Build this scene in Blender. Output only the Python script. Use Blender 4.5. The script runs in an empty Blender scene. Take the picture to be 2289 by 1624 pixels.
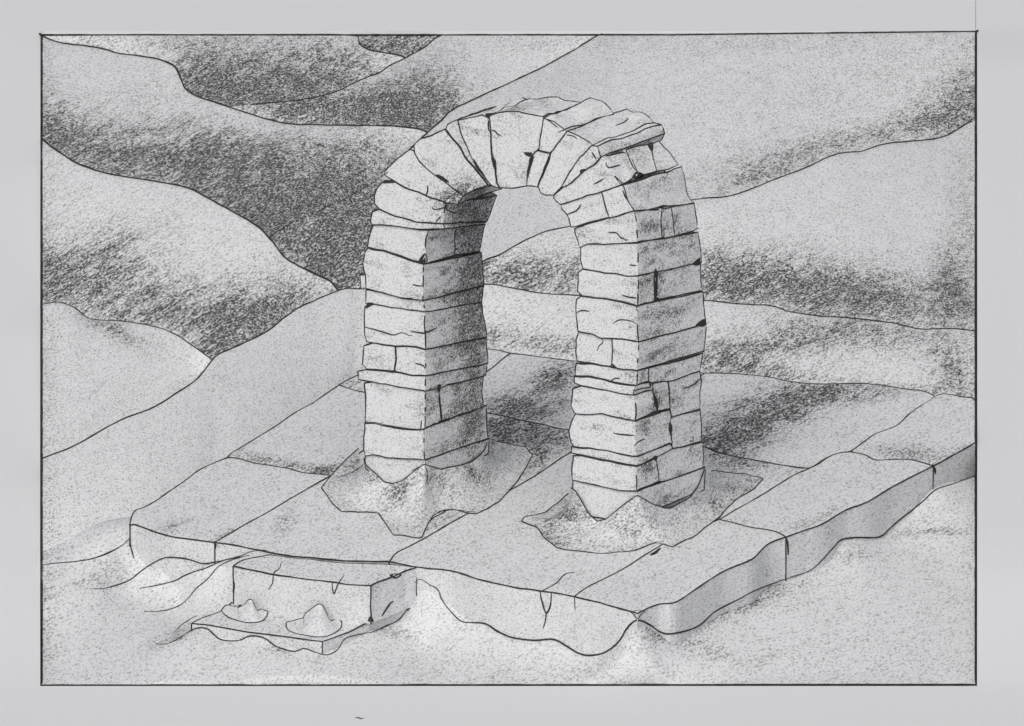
import bpy, bmesh, math, random
import numpy as np
from mathutils import Vector, noise
from mathutils.bvhtree import BVHTree

random.seed(7)
R = math.radians
SC = bpy.context.scene
COL = SC.collection

# ------------------------------------------------------------ camera, sky, sun
ELEV, DIST = R(18), 400.0
FW = Vector((0, math.cos(ELEV), -math.sin(ELEV)))
UP = Vector((0, math.sin(ELEV), math.cos(ELEV)))
CAM = -DIST * FW
cd = bpy.data.cameras.new('camera')
cam = bpy.data.objects.new('camera', cd)
COL.objects.link(cam)
cam.location = CAM
cam.rotation_euler = (R(90) - ELEV, 0, 0)
cd.sensor_width = 36
cd.lens = 36 * DIST / 22.89
cd.clip_start = 1
cd.clip_end = 2000
SC.camera = cam

SUN_EL, SUN_AZ = R(50), (-0.22, -0.9755)          # horizontal direction towards the sun
w = bpy.data.worlds.new('World')
SC.world = w
w.use_nodes = True
sky = w.node_tree.nodes.new('ShaderNodeTexSky')
sky.sky_type = 'NISHITA'
sky.sun_disc = False
sky.sun_elevation = SUN_EL
sky.sun_rotation = math.atan2(SUN_AZ[0], SUN_AZ[1])
sky.air_density = 0.6
sky.dust_density = 4.0
bg = w.node_tree.nodes['Background']
grey = w.node_tree.nodes.new('ShaderNodeHueSaturation')      # grey overcast: little colour left in the sky
grey.inputs['Saturation'].default_value = .22
w.node_tree.links.new(sky.outputs[0], grey.inputs['Color'])
w.node_tree.links.new(grey.outputs[0], bg.inputs[0])
bg.inputs[1].default_value = 0.132
sl = bpy.data.lights.new('sun', 'SUN')
sl.energy = 0.56
sl.angle = R(20)
sl.color = (1.0, 0.98, 0.945)
so = bpy.data.objects.new('sun', sl)
COL.objects.link(so)
sd = Vector((SUN_AZ[0] * math.cos(SUN_EL), SUN_AZ[1] * math.cos(SUN_EL), math.sin(SUN_EL))).normalized()
so.rotation_euler = sd.to_track_quat('Z', 'Y').to_euler()
so.location = (-20, -40, 40)
SC.view_settings.view_transform = 'Standard'
SC.view_settings.look = 'None'
SC.view_settings.exposure = -0.05
SC.view_settings.gamma = 1

# ------------------------------------------------------------ photo measurements -> world
# All outlines were measured on the photograph; every one is given its own depth below.
def C1(p): return [(754.4 + .3906 * x, 167.7 + .3906 * y) for x, y in p]
def C2(p): return [(754.4 + .3906 * x, 670.6 + .3906 * y) for x, y in p]
def C4(p): return [(1397.1 + .3897 * x, .3897 * y) for x, y in p]
def C3(p): return [(.3906 * x, .3906 * y) for x, y in p]
def C5(p): return [(.3906 * x, 503 + .3906 * y) for x, y in p]
def C6(p): return [(1397.1 + .3897 * x, 503 + .3897 * y) for x, y in p]
def C7(p): return [(.4395 * x, 1065.2 + .4395 * y) for x, y in p]
def C8(p): return [(894.2 + .4395 * x, 1065.2 + .4395 * y) for x, y in p]

def ray(px, py):
    return (DIST * FW + Vector((1, 0, 0)) * ((px - 1144.5) / 100) + UP * ((812 - py) / 100)).normalized()
def at_z(px, py, z):
    d = ray(px, py)
    return CAM + d * ((z - CAM.z) / d.z)
ZB_Y = (-60, -19.5, -16, -12.6, -6, 0, 10, 21, 23, 200)
ZB_Z = (-1.52, -1.52, -1.3, -.75, -.35, 0, .55, .96, .98, .98)
def zbase(y): return float(np.mean(np.interp(y + np.linspace(-2.5, 2.5, 11), ZB_Y, ZB_Z)))
def at_base(px, py, dz=0.0):
    p = at_z(px, py, 0)
    for _ in range(40): p = at_z(px, py, zbase(p.y))
    p.z += dz
    return p
def at_plane(px, py, o, n):
    d = ray(px, py)
    return CAM + d * ((o - CAM).dot(n) / d.dot(n))
def pix(p):
    v = p - CAM
    k = DIST / v.dot(FW)
    return 1144.5 + 100 * v.x * k, 812 - 100 * v.dot(UP) * k

def wob(px, py, a=1.3):
    v = Vector((px * .045, py * .045, 3.3))
    w2 = Vector((px * .013, py * .013, 9.1))
    return (px + a * noise.noise(v) + a * 1.2 * noise.noise(w2),
            py + a * noise.noise(v + Vector((31, 7, 5))) + a * 1.2 * noise.noise(w2 + Vector((3, 17, 5))))

def resample(pts, step=8.0, closed=False, smooth=True, wobble=1.3):
    """Catmull-Rom through measured points, with the slight unevenness of a hand-cut edge."""
    P = [tuple(p) for p in pts]
    n = len(P)
    out = []
    segs = n if closed else n - 1
    for i in range(segs):
        p1, p2 = P[i], P[(i + 1) % n]
        p0 = P[i - 1] if (closed or i > 0) else p1
        p3 = P[(i + 2) % n] if (closed or i + 2 < n) else p2
        L = math.hypot(p2[0] - p1[0], p2[1] - p1[1])
        k = max(1, int(L / step))
        for j in range(k):
            t = j / k
            if smooth:
                q = tuple(.5 * ((2 * p1[a]) + (-p0[a] + p2[a]) * t + (2 * p0[a] - 5 * p1[a] + 4 * p2[a] - p3[a]) * t * t
                                + (-p0[a] + 3 * p1[a] - 3 * p2[a] + p3[a]) * t ** 3) for a in range(len(p1)))
            else:
                q = tuple(p1[a] + (p2[a] - p1[a]) * t for a in range(len(p1)))
            out.append(q)
    if not closed:
        out.append(P[-1])
    if wobble:
        out = [wob(q[0], q[1], wobble) + tuple(q[2:]) for q in out]
    return out

def along(pts, n):
    """n points evenly spaced along a polyline of tuples"""
    A = np.array(pts, float)
    d = np.r_[0, np.cumsum(np.hypot(*(A[1:, :2] - A[:-1, :2]).T))]
    s = np.linspace(0, d[-1], n)
    return np.stack([np.interp(s, d, A[:, k]) for k in range(A.shape[1])], 1)

# ------------------------------------------------------------ materials
def graphite_mat(name, base, smudge=0.0, stretch=(1, 1, 1), paper=(.80, .805, .815), smudge_scale=(1.2, 1.2, 3.0), tooth=.25, slant=(0, R(-27), R(16))):
    """pale rough paper-like stone or ground rubbed with grainy graphite"""
    m = bpy.data.materials.new(name)
    m.use_nodes = True
    nt = m.node_tree
    N, L = nt.nodes, nt.links
    b = N['Principled BSDF']
    b.inputs['Roughness'].default_value = .95
    b.inputs['Specular IOR Level'].default_value = .08
    tc = N.new('ShaderNodeTexCoord')
    oi = N.new('ShaderNodeObjectInfo')       # every stone has its own stretch of grain and its own smudges
    sh = N.new('ShaderNodeVectorMath')
    sh.operation = 'MULTIPLY_ADD'
    L.new(oi.outputs['Random'], sh.inputs[0])
    sh.inputs[1].default_value = (41, 23, 37)
    L.new(tc.outputs['Object'], sh.inputs[2])
    def mapping(scale):
        mp = N.new('ShaderNodeMapping')
        mp.inputs['Scale'].default_value = scale
        L.new(sh.outputs[0], mp.inputs['Vector'])
        return mp.outputs[0]
    def stroke(scale):                       # long axis of the grain follows the slant of the pencil strokes
        mp = N.new('ShaderNodeMapping')
        mp.vector_type = 'TEXTURE'
        mp.inputs['Scale'].default_value = tuple(1 / q for q in scale)
        mp.inputs['Rotation'].default_value = slant
        L.new(mapping(stretch), mp.inputs['Vector'])
        return mp.outputs[0]
    def tex(vec, scale, detail, rough):
        t = N.new('ShaderNodeTexNoise')
        t.inputs['Scale'].default_value = scale
        t.inputs['Detail'].default_value = detail
        t.inputs['Roughness'].default_value = rough
        L.new(vec, t.inputs['Vector'])
        return t.outputs['Fac']
    def math_(op, a, c, clamp=False):
        q = N.new('ShaderNodeMath')
        q.operation = op
        q.use_clamp = clamp
        for i, v in ((0, a), (1, c)):
            if v is None: continue
            if isinstance(v, (int, float)): q.inputs[i].default_value = v
            else: L.new(v, q.inputs[i])
        return q.outputs[0]
    def mrange(v, a, c, d, e, mode='LINEAR'):
        q = N.new('ShaderNodeMapRange')
        q.interpolation_type = mode
        q.clamp = True
        for i, x in enumerate((v, a, c, d, e)):
            if isinstance(x, (int, float)): q.inputs[i].default_value = x
            else: L.new(x, q.inputs[i])
        return q.outputs[0]
    at = N.new('ShaderNodeAttribute')
    at.attribute_name = 'graphite'  # carries the painted pencil shade as well as smudges
    dens = math_('ADD', at.outputs['Fac'], base)
    # uneven pressure of the rubbing, in slanting strokes
    st = stroke((.5, 1.1, 1.6))
    pres = tex(st, 3.0, 3, .6)
    dens = math_('MULTIPLY', dens, mrange(pres, .3, .72, .72, 1.25))
    fine = tex(stroke((.3, 1.8, 2.2)), 7.0, 2, .6)
    dens = math_('MULTIPLY', dens, mrange(fine, .3, .7, .66, 1.32))
    if smudge:
        sm = tex(mapping(smudge_scale), 1.5, 2, .5)
        dens = math_('ADD', dens, mrange(sm, .53, .78, 0, smudge))
    # grain of the paper catching the graphite
    g = tex(stroke((.58, 1.3, 1.35)), 27.0, 4.0, .72)
    thr = mrange(dens, 0, 1, .62, .42)
    mask = mrange(math_('SUBTRACT', g, thr), -.115, .12, 0, 1, 'SMOOTHSTEP')
    depth = mrange(dens, 0, .75, .46, .96)
    fac = math_('MULTIPLY', mask, depth)
    veil = math_('MULTIPLY', dens, .12)
    fac = math_('MAXIMUM', fac, veil, True)
    mx = N.new('ShaderNodeMix')
    mx.data_type = 'RGBA'
    L.new(fac, mx.inputs['Factor'])
    mx.inputs['A'].default_value = (*paper, 1)
    mx.inputs['B'].default_value = (.032, .032, .031, 1)
    L.new(mx.outputs['Result'], b.inputs['Base Color'])
    bp = N.new('ShaderNodeBump')
    bp.inputs['Strength'].default_value = tooth
    bp.inputs['Distance'].default_value = .02
    L.new(g, bp.inputs['Height'])
    L.new(bp.outputs[0], b.inputs['Normal'])
    return m

M_HILL = graphite_mat('rubbed_sand', .27, stretch=(1, .55, 1))
M_GROUND = graphite_mat('rubbed_ground', .24, stretch=(1, .36, 1), slant=(0, R(-8), R(18)))
M_SLAB = graphite_mat('slab_stone', .25, .12, stretch=(1, .36, 1), smudge_scale=(.5, .3, .8), slant=(0, R(-10), R(24)))
M_STONE = graphite_mat('arch_stone', .20, .42, slant=(0, R(-14), R(10)))
M_EARTH = graphite_mat('mound_earth', .22, .15, stretch=(1, .5, 1))
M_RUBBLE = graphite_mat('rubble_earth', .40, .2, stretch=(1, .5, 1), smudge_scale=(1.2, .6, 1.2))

def plain_mat(name, c, rough=.9, bump=0):
    m = bpy.data.materials.new(name)
    m.use_nodes = True
    nt = m.node_tree
    b = nt.nodes['Principled BSDF']
    b.inputs['Roughness'].default_value = rough
    b.inputs['Specular IOR Level'].default_value = .1
    t = nt.nodes.new('ShaderNodeTexNoise')
    t.inputs['Scale'].default_value = 9
    t.inputs['Detail'].default_value = 4
    tc = nt.nodes.new('ShaderNodeTexCoord')
    nt.links.new(tc.outputs['Object'], t.inputs['Vector'])
    r = nt.nodes.new('ShaderNodeMix')
    r.data_type = 'RGBA'
    r.inputs['A'].default_value = (*[x * .97 for x in c], 1) if bump else (*[x * .6 for x in c], 1)
    r.inputs['B'].default_value = (*[x * 1.03 for x in c], 1) if bump else (*[x * 1.5 for x in c], 1)
    nt.links.new(t.outputs['Fac'], r.inputs['Factor'])
    nt.links.new(r.outputs['Result'], b.inputs['Base Color'])
    if bump:
        bp = nt.nodes.new('ShaderNodeBump')
        bp.inputs['Strength'].default_value = bump
        bp.inputs['Distance'].default_value = .02
        nt.links.new(t.outputs['Fac'], bp.inputs['Height'])
        nt.links.new(bp.outputs[0], b.inputs['Normal'])
    return m
M_LINE = plain_mat('dark_pencil', (.040, .039, .036))
M_PAPER = plain_mat('drawing_paper', (.75, .754, .763), .95, .15)

# ------------------------------------------------------------ mesh helpers
SURF_V, SURF_F = [], []            # every solid face, for laying lines on surfaces

class Mesh:
    def __init__(s):
        s.v, s.f, s.m, s.g = [], [], [], []
    def vert(s, p, g=0.0):
        s.v.append(Vector(p)); s.g.append(g)
        return len(s.v) - 1
    def face(s, idx, mi=0):
        s.f.append(tuple(idx)); s.m.append(mi)
    def grid(s, rows, gfun=None):
        ids = []
        for r in rows:
            ids.append([s.vert(p, gfun(p) if gfun else 0) for p in r])
        for a, b in zip(ids[:-1], ids[1:]):
            for i in range(len(a) - 1):
                s.face((a[i], a[i + 1], b[i + 1], b[i]))
        return ids
    def tube(s, pts, r=.018, mi=1, taper=False, n=6, closed=False):
        P = [Vector(p) for p in pts]
        if len(P) < 2: return
        if closed: P = P + [P[0]]
        k = len(P)
        rings = []
        for i, p in enumerate(P):
            a = P[i - 1] if i else (P[-2] if closed else p)
            c = P[i + 1] if i + 1 < k else (P[1] if closed else p)
            t = (c - a)
            if t.length < 1e-7: t = Vector((1, 0, 0))
            t.normalize()
            ref = Vector((0, 0, 1)) if abs(t.z) < .9 else Vector((0, 1, 0))
            u = t.cross(ref).normalized()
            q = t.cross(u)
            rr = r * (1 + .38 * noise.noise(p * 2.3) + .2 * noise.noise(p * 9))
            if taper:
                e = min(i, k - 1 - i) / max(1, (k - 1) * .5)
                rr *= .45 + .55 * min(1, e * 2)
            rings.append([s.vert(p + (u * math.cos(h) + q * math.sin(h)) * rr) for h in (2 * math.pi * j / n for j in range(n))])
        for a, b in zip(rings[:-1], rings[1:]):
            for j in range(n):
                s.face((a[j], a[(j + 1) % n], b[(j + 1) % n], b[j]), mi)
        if not closed:
            s.face(rings[0][::-1], mi); s.face(rings[-1], mi)
    def build(s, name, mats, parent=None, origin=None, solid=True, smooth=False):
        o0 = Vector(origin) if origin is not None else sum(s.v, Vector()) / max(1, len(s.v))
        base = Vector((0, 0, 0))
        if parent is not None: base = parent.location
        me = bpy.data.meshes.new(name)
        me.from_pydata([tuple(v - o0) for v in s.v], [], s.f)
        for m in mats: me.materials.append(m)
        me.polygons.foreach_set('material_index', s.m)
        at = me.attributes.new('graphite', 'FLOAT', 'POINT')
        at.data.foreach_set('value', s.g)
        bm = bmesh.new(); bm.from_mesh(me)
        big = [f for f in bm.faces if len(f.verts) > 4]
        bmesh.ops.triangulate(bm, faces=big)
        bmesh.ops.recalc_face_normals(bm, faces=bm.faces)
        bm.to_mesh(me); bm.free()
        if smooth:
            me.polygons.foreach_set('use_smooth', [True] * len(me.polygons))
        ob = bpy.data.objects.new(name, me)
        COL.objects.link(ob)
        ob.location = o0 - base
        if parent is not None: ob.parent = parent
        if solid:
            k = len(SURF_V)
            SURF_V.extend(s.v)
            SURF_F.extend(tuple(i + k for i in f) for f, mi in zip(s.f, s.m) if mi == 0)
        return ob

def tag(o, label=None, cat=None, group=None, kind=None):
    if label: o['label'] = label
    if cat: o['category'] = cat
    if group: o['group'] = group
    if kind: o['kind'] = kind
    return o
def empty(name, loc):
    o = bpy.data.objects.new(name, None)
    COL.objects.link(o)
    o.location = loc
    o.empty_display_size = .3
    return o

def rub_shade(blobs, grow=1.08, soft=.88):
    """pencil shade and smudges painted into the colour as graphite, as (x, y, half-length, half-width, slant, amount)"""
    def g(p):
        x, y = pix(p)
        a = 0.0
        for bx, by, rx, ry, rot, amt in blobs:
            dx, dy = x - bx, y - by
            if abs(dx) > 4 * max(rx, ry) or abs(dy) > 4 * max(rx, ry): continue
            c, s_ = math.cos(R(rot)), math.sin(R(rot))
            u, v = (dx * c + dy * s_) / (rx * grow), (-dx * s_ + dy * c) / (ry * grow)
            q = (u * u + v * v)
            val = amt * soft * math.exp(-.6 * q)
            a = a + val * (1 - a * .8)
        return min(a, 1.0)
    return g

# ------------------------------------------------------------ hills
def interp(pts, x, k):
    xs = [p[0] for p in pts]
    return float(np.interp(x, xs, [p[k] for p in pts]))

EDGE = []          # terrain points along the left and right cuts, for the border line
def hill(crest, toe, blobs, power=1.35, line=.02, line_range=None, nrow=34, back=.9, kq=12, name='hill'):
    x0, x1 = crest[0][0], crest[-1][0]
    cr = resample([(p[0], p[1], p[2]) for p in crest], 8, wobble=1.0)
    # keep x monotone
    mono = [cr[0]]
    for p in cr[1:]:
        if p[0] > mono[-1][0] + .3: mono.append(p)
    cr = mono
    gf = rub_shade(blobs)  # valley shade painted onto the slopes as graphite tone
    rows = [[] for _ in range(nrow + 1)]
    crest3 = [at_z(x, y, z) for x, y, z in cr]
    # even depth along the ridge: bumps of the outline are bumps of its height
    wq = np.hanning(2 * kq + 3)[1:-1]; wq /= wq.sum()
    YS = np.array([c.y for c in crest3])
    dev = np.convolve(np.pad(YS, kq, mode='reflect', reflect_type='odd') if len(YS) > kq else np.pad(YS, kq, mode='edge'), wq, 'valid')
    crest3 = [at_plane(q[0], q[1], Vector((0, yy, 0)), Vector((0, 1, 0))) for q, yy in zip(cr, dev)]
    TO = []
    for (x, y, z) in cr:
        ty, tz = interp(toe, x, 1), interp(toe, x, 2)
        TO.append(tuple(at_z(x, max(ty, y + 40), tz)))
    TO = np.array(TO)
    kw = min(16, len(TO) - 1)
    wts = np.hanning(2 * kw + 3)[1:-1]; wts /= wts.sum()
    for k in (1, 2):
        TO[:, k] = np.convolve(np.pad(TO[:, k], kw, mode='edge'), wts, 'valid')
    CZ = np.array([c.z for c in crest3])
    kz = min(22, len(CZ) - 1)
    wz = np.hanning(2 * kz + 3)[1:-1]; wz /= wz.sum()
    CZs = np.convolve(np.pad(CZ, kz, mode='reflect', reflect_type='odd'), wz, 'valid')
    for c, t, cz in zip(crest3, TO, CZs):
        t = Vector(t)
        for i in range(nrow + 1):
            s = i / nrow
            p = c.lerp(t, s)
            p.z = cz + (t.z - cz) * s ** power + (c.z - cz) * (1 - s) ** 4
            if 0 < i:
                p.z += math.sin(math.pi * s) * .05 * noise.noise(Vector((p.x * .5, p.y * .35, 1.7)))
            rows[i].append(p)
    m = Mesh()
    # back of the hill, down into the valley behind
    b1 = [c + Vector((0, .5, -.24 * back)) for c in crest3]
    b2 = [Vector((c.x, c.y + 1.3, min(c.z - .9 * back, zbase(c.y) - .1))) for c in crest3]
    m.grid([b2, b1] + rows, gf)
    # cut ends and toe closed down to the base sheet
    allrows = [b2, b1] + rows
    for e in (0, -1):
        prof = [r[e] for r in allrows]
        low = [Vector((p.x, p.y, min(zbase(p.y) - .3, p.z - .02))) for p in prof]
        m.grid([prof, low])
    ob = m.build(name, [M_HILL], origin=(crest3[len(crest3) // 2].x, crest3[len(crest3) // 2].y, zbase(crest3[len(crest3) // 2].y)), smooth=True)
    tag(ob, kind='structure')
    if line:
        lm = Mesh()
        a, b_ = line_range or (x0, x1)
        pts = [c + Vector((0, -.012, .004)) for c, q in zip(crest3, cr) if a <= q[0] <= b_]
        lm.tube(pts, line, 0)
        lm.build('contour_line', [M_LINE], parent=ob, solid=False)
    return ob

XL, XR = 92.0, 2182.0
# crest lines (x, y, height)
L1 = [(92, 80, .98), (120, 92, 1.02), (150, 98, 1.05), (215, 106, 1.1), (245, 113, 1.15), (268, 120, 1.2), (340, 130, 1.25), (378, 142, 1.3), (393, 152, 1.35),
      (404, 175, 1.4), (415, 198, 1.4), (440, 215, 1.4), (500, 236, 1.4), (560, 255, 1.4), (600, 268, 1.4), (660, 279, 1.4), (800, 281, 1.4), (890, 284, 1.35), (950, 293, 1.3), (1040, 330, .8)]
LB = [(380, 300, .4), (500, 245, .8), (560, 235, .95), (620, 229, 1.0), (700, 219, 1.05), (745, 208, 1.05), (800, 182, 1.05), (850, 162, 1.05), (868, 148, 1.05),
      (900, 133, 1.04), (950, 105, 1.02), (985, 81, 1.0), (1060, 77.4, .99), (1345, 76.5, .99), (1400, 77, .97)]
LA = [(92, 77.6, .99), (400, 78.4, .99), (765, 78, .99), (795, 89, .97), (808, 102, .95), (830, 114, .92), (870, 120, .88), (905, 129, .84), (960, 165, .6)]
LZ = [(752, 77.4, .985), (880, 77.4, .985), (1010, 77.2, .985)]
L2 = [(500, 610, .4), (560, 560, .7), (605, 527, .95), (650, 500, 1.1), (700, 478, 1.2), (770, 445, 1.3), (830, 412, 1.4), (868, 384, 1.5), (905, 345, 1.6), (955, 297, 1.6),
      (985, 272, 1.6), (1010, 247, 1.6), (1060, 222, 1.5), (1130, 190, 1.4), (1210, 152, 1.25), (1270, 120, 1.12), (1310, 96, 1.05), (1346, 77, 1.0), (1420, 76, .99), (1700, 73.5, .99), (2182, 70, .99)]
L3 = [(92, 309, 1.5), (110, 325, 1.55), (140, 346, 1.6), (175, 367, 1.65), (230, 386, 1.7), (290, 397, 1.7), (350, 407, 1.7), (415, 419, 1.7), (460, 440, 1.7), (510, 468, 1.7),
      (550, 490, 1.65), (580, 510, 1.6), (603, 535, 1.4), (622, 558, 1.3), (642, 581, 1.2), (690, 606, 1.0), (738, 629, .7), (757, 652, .5), (800, 690, .2)]
L8 = [(92, 681, 0.935), (110, 678, 0.955), (130, 676, 0.971), (158, 683, 0.935), (175, 694, 0.913), (195, 710, 0.887), (215, 715, 0.861), (275, 719, 0.751), (350, 732, 0.629), (395, 750, 0.524), (430, 773, 0.438), (470, 801, 0.354), (510, 830, 0.240)]
L5 = [(950, 665, .1), (1020, 620, .35), (1080, 584, .55), (1115, 571, .65), (1150, 551, .75), (1190, 530, .85), (1230, 515, .95), (1283, 504, 1.0), (1420, 470, 1.2), (1553, 446, 1.25),
      (1620, 441, 1.25), (1665, 429, 1.25), (1720, 407, 1.25), (1790, 380, 1.25), (1865, 346, 1.25), (1925, 338, 1.25), (1990, 321, 1.1), (2090, 311, .98), (2130, 296, .92), (2160, 277, .87), (2182, 268, .85)]
L7 = [(92, 1026, 0.413), (160, 1000, 0.440), (220, 967, 0.495), (270, 940, 0.550), (340, 912, 0.578), (395, 880, 0.605), (440, 848, 0.632), (482, 797, 0.660), (525, 776, 0.688), (590, 745, 0.715), (660, 693, 0.743),
      (705, 671, 0.770), (755, 651, 0.770), (780, 645, 0.770), (818, 646, 0.770), (950, 636, 0.743), (1075, 636, 0.715), (1110, 638, 0.688), (1160, 648, 0.660), (1210, 656, 0.605), (1285, 661, 0.578),
      (1440, 668, 0.550), (1575, 672, 0.522), (1640, 679, 0.495), (1720, 684, 0.468), (1760, 696, 0.440), (1830, 707, 0.413), (1900, 712, 0.385), (1990, 721, 0.330), (2055, 735, 0.303), (2120, 735, 0.275), (2182, 740, 0.248)]
def below(curve, d, z, xs):
    return [(x, interp(curve, x, 1) + d, z) for x in xs]
def toe(xs, curves, d, z):
    out = []
    for x in [min(max(x, 92.5), 2181.5) for x in xs]:
        ys = [interp(c, x, 1) for c in curves if c[0][0] <= x <= c[-1][0]]
        out.append((x, (min(ys) if ys else 300) + d, z))
    return out

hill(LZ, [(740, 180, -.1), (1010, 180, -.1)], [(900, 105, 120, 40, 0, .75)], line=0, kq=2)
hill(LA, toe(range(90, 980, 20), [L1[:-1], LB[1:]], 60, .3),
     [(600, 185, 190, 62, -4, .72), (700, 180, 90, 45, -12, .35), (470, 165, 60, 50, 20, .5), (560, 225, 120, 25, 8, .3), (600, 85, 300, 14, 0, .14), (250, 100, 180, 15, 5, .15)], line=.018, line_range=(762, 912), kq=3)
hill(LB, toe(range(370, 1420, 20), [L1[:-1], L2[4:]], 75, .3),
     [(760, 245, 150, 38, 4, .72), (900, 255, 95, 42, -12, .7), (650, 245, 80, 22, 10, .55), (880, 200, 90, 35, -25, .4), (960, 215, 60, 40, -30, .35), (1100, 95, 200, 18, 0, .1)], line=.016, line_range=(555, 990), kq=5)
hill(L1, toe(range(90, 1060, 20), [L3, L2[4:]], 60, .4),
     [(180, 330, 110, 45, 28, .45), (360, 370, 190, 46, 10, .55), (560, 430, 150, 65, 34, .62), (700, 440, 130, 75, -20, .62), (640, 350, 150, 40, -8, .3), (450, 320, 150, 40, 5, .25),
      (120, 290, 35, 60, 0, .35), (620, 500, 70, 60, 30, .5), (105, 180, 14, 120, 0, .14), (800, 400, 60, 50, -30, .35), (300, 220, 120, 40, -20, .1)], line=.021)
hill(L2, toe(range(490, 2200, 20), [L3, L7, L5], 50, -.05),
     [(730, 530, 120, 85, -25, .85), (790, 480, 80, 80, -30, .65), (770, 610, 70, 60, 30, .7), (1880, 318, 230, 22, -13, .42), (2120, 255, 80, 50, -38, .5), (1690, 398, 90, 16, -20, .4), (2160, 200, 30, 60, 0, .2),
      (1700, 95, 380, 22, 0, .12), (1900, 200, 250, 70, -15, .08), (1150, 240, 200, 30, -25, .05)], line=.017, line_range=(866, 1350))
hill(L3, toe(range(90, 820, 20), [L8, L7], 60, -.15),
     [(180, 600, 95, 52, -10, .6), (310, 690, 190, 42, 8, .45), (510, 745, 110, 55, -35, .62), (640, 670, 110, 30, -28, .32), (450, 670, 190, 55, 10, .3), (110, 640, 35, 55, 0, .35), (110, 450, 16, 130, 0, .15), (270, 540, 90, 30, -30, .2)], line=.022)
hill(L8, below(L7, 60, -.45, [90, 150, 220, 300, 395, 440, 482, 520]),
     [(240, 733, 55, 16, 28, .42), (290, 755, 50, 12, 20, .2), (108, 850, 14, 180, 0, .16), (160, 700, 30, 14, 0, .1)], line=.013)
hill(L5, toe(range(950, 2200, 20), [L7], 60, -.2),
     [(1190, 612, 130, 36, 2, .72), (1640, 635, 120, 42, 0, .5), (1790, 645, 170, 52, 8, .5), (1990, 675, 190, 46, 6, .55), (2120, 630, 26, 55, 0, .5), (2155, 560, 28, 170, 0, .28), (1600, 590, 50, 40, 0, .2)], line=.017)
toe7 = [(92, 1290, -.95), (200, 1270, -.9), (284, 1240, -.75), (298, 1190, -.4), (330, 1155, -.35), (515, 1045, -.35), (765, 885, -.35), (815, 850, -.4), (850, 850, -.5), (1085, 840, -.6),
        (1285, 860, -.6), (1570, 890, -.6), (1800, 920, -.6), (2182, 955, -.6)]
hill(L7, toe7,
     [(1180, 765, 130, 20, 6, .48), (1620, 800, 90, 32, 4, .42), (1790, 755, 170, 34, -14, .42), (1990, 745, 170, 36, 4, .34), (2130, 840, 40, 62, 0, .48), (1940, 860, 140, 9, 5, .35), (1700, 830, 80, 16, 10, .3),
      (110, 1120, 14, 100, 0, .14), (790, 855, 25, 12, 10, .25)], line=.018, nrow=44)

# ------------------------------------------------------------ foreground ground
ctrl = [(940, 1302, -.42), (965, 1311, -.45), (1000, 1365, -.87), (1045, 1395, -1.05), (1120, 1415, -1.18), (1200, 1430, -1.2), (1260, 1450, -1.27), (1310, 1465, -1.31), (1360, 1455, -1.1), (1395, 1425, -.62),
        (1415, 1392, -.27), (1428, 1386, -.24), (1450, 1398, -.45), (1480, 1412, -.72), (1510, 1414, -.88), (1560, 1395, -.93), (1650, 1345, -.95), (1768, 1290, -1.0), (1820, 1270, -1.02), (1850, 1240, -.92), (1872, 1212, -.72), (1900, 1201, -.72),
        (1970, 1195, -1.02), (2020, 1160, -.9), (2092, 1095, -.54), (2182, 1065, -.8),
        (92, 1263, -.66), (150, 1255, -.62), (240, 1238, -.5), (286, 1214, -.42), (288, 1290, -1.05), (330, 1258, -.82), (370, 1243, -.58), (420, 1250, -.56), (460, 1262, -.57), (486, 1257, -.45), (602, 1313, -1.0), (760, 1330, -1.02), (932, 1349, -.98), (560, 1325, -1.0), (840, 1340, -1.02), (1405, 1405, -.42), (1440, 1392, -.34), (1425, 1394, -.26), (1465, 1406, -.6), (1422, 1432, -.6), (1430, 1480, -1.0), (1350, 1490, -1.2), (1500, 1460, -1.02), (1000, 1400, -1.1), (1000, 1440, -1.3), (1120, 1470, -1.4),
        (150, 1170, -.75), (250, 1150, -.8), (92, 1190, -.75), (350, 1100, -1.3), (200, 1310, -.88), (100, 1330, -.88), (245, 1275, -.8), (92, 1430, -1.35), (310, 1315, -1.2), (400, 1330, -1.3), (330, 1370, -1.35), (430, 1408, -1.16), (440, 1406, -1.02), (492, 1430, -1.15), (558, 1421, -1.08), (624, 1450, -1.18), (681, 1450, -1.12), (732, 1465, -1.2), (769, 1429, -1.12), (826, 1415, -1.12), (896, 1382, -1.1), (480, 1330, -1.0),
        (940, 1330, -.8), (92, 1532, -1.5), (500, 1532, -1.5), (1000, 1532, -1.5), (1500, 1532, -1.5), (2182, 1532, -1.5), (1700, 1420, -1.25), (1900, 1350, -1.2), (2100, 1250, -1.15), (2182, 1300, -1.25), (2182, 1420, -1.4), (1310, 1500, -1.42), (950, 1430, -1.4)]
cp = np.array([tuple(at_z(x, y, z)) for x, y, z in ctrl])
def kern(a, b):
    r = np.sqrt(((a[:, None, 0] - b[None, :, 0])) ** 2 + (.5 * (a[:, None, 1] - b[None, :, 1])) ** 2 + .045)
    return r
n_ = len(cp)
A_ = np.zeros((n_ + 3, n_ + 3))
A_[:n_, :n_] = kern(cp, cp) - .02 * np.eye(n_)
A_[:n_, n_:] = np.c_[np.ones(n_), cp[:, :2]]
A_[n_:, :n_] = A_[:n_, n_:].T
sol = np.linalg.solve(A_, np.r_[cp[:, 2], 0, 0, 0])
def gz(xy):
    return kern(xy, cp) @ sol[:n_] + np.c_[np.ones(len(xy)), xy] @ sol[n_:]
m = Mesh()
nx, ny = 260, 150
fl, fr = at_z(91.5, 1532, -1.5), at_z(2182, 1531, -1.5)
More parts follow.
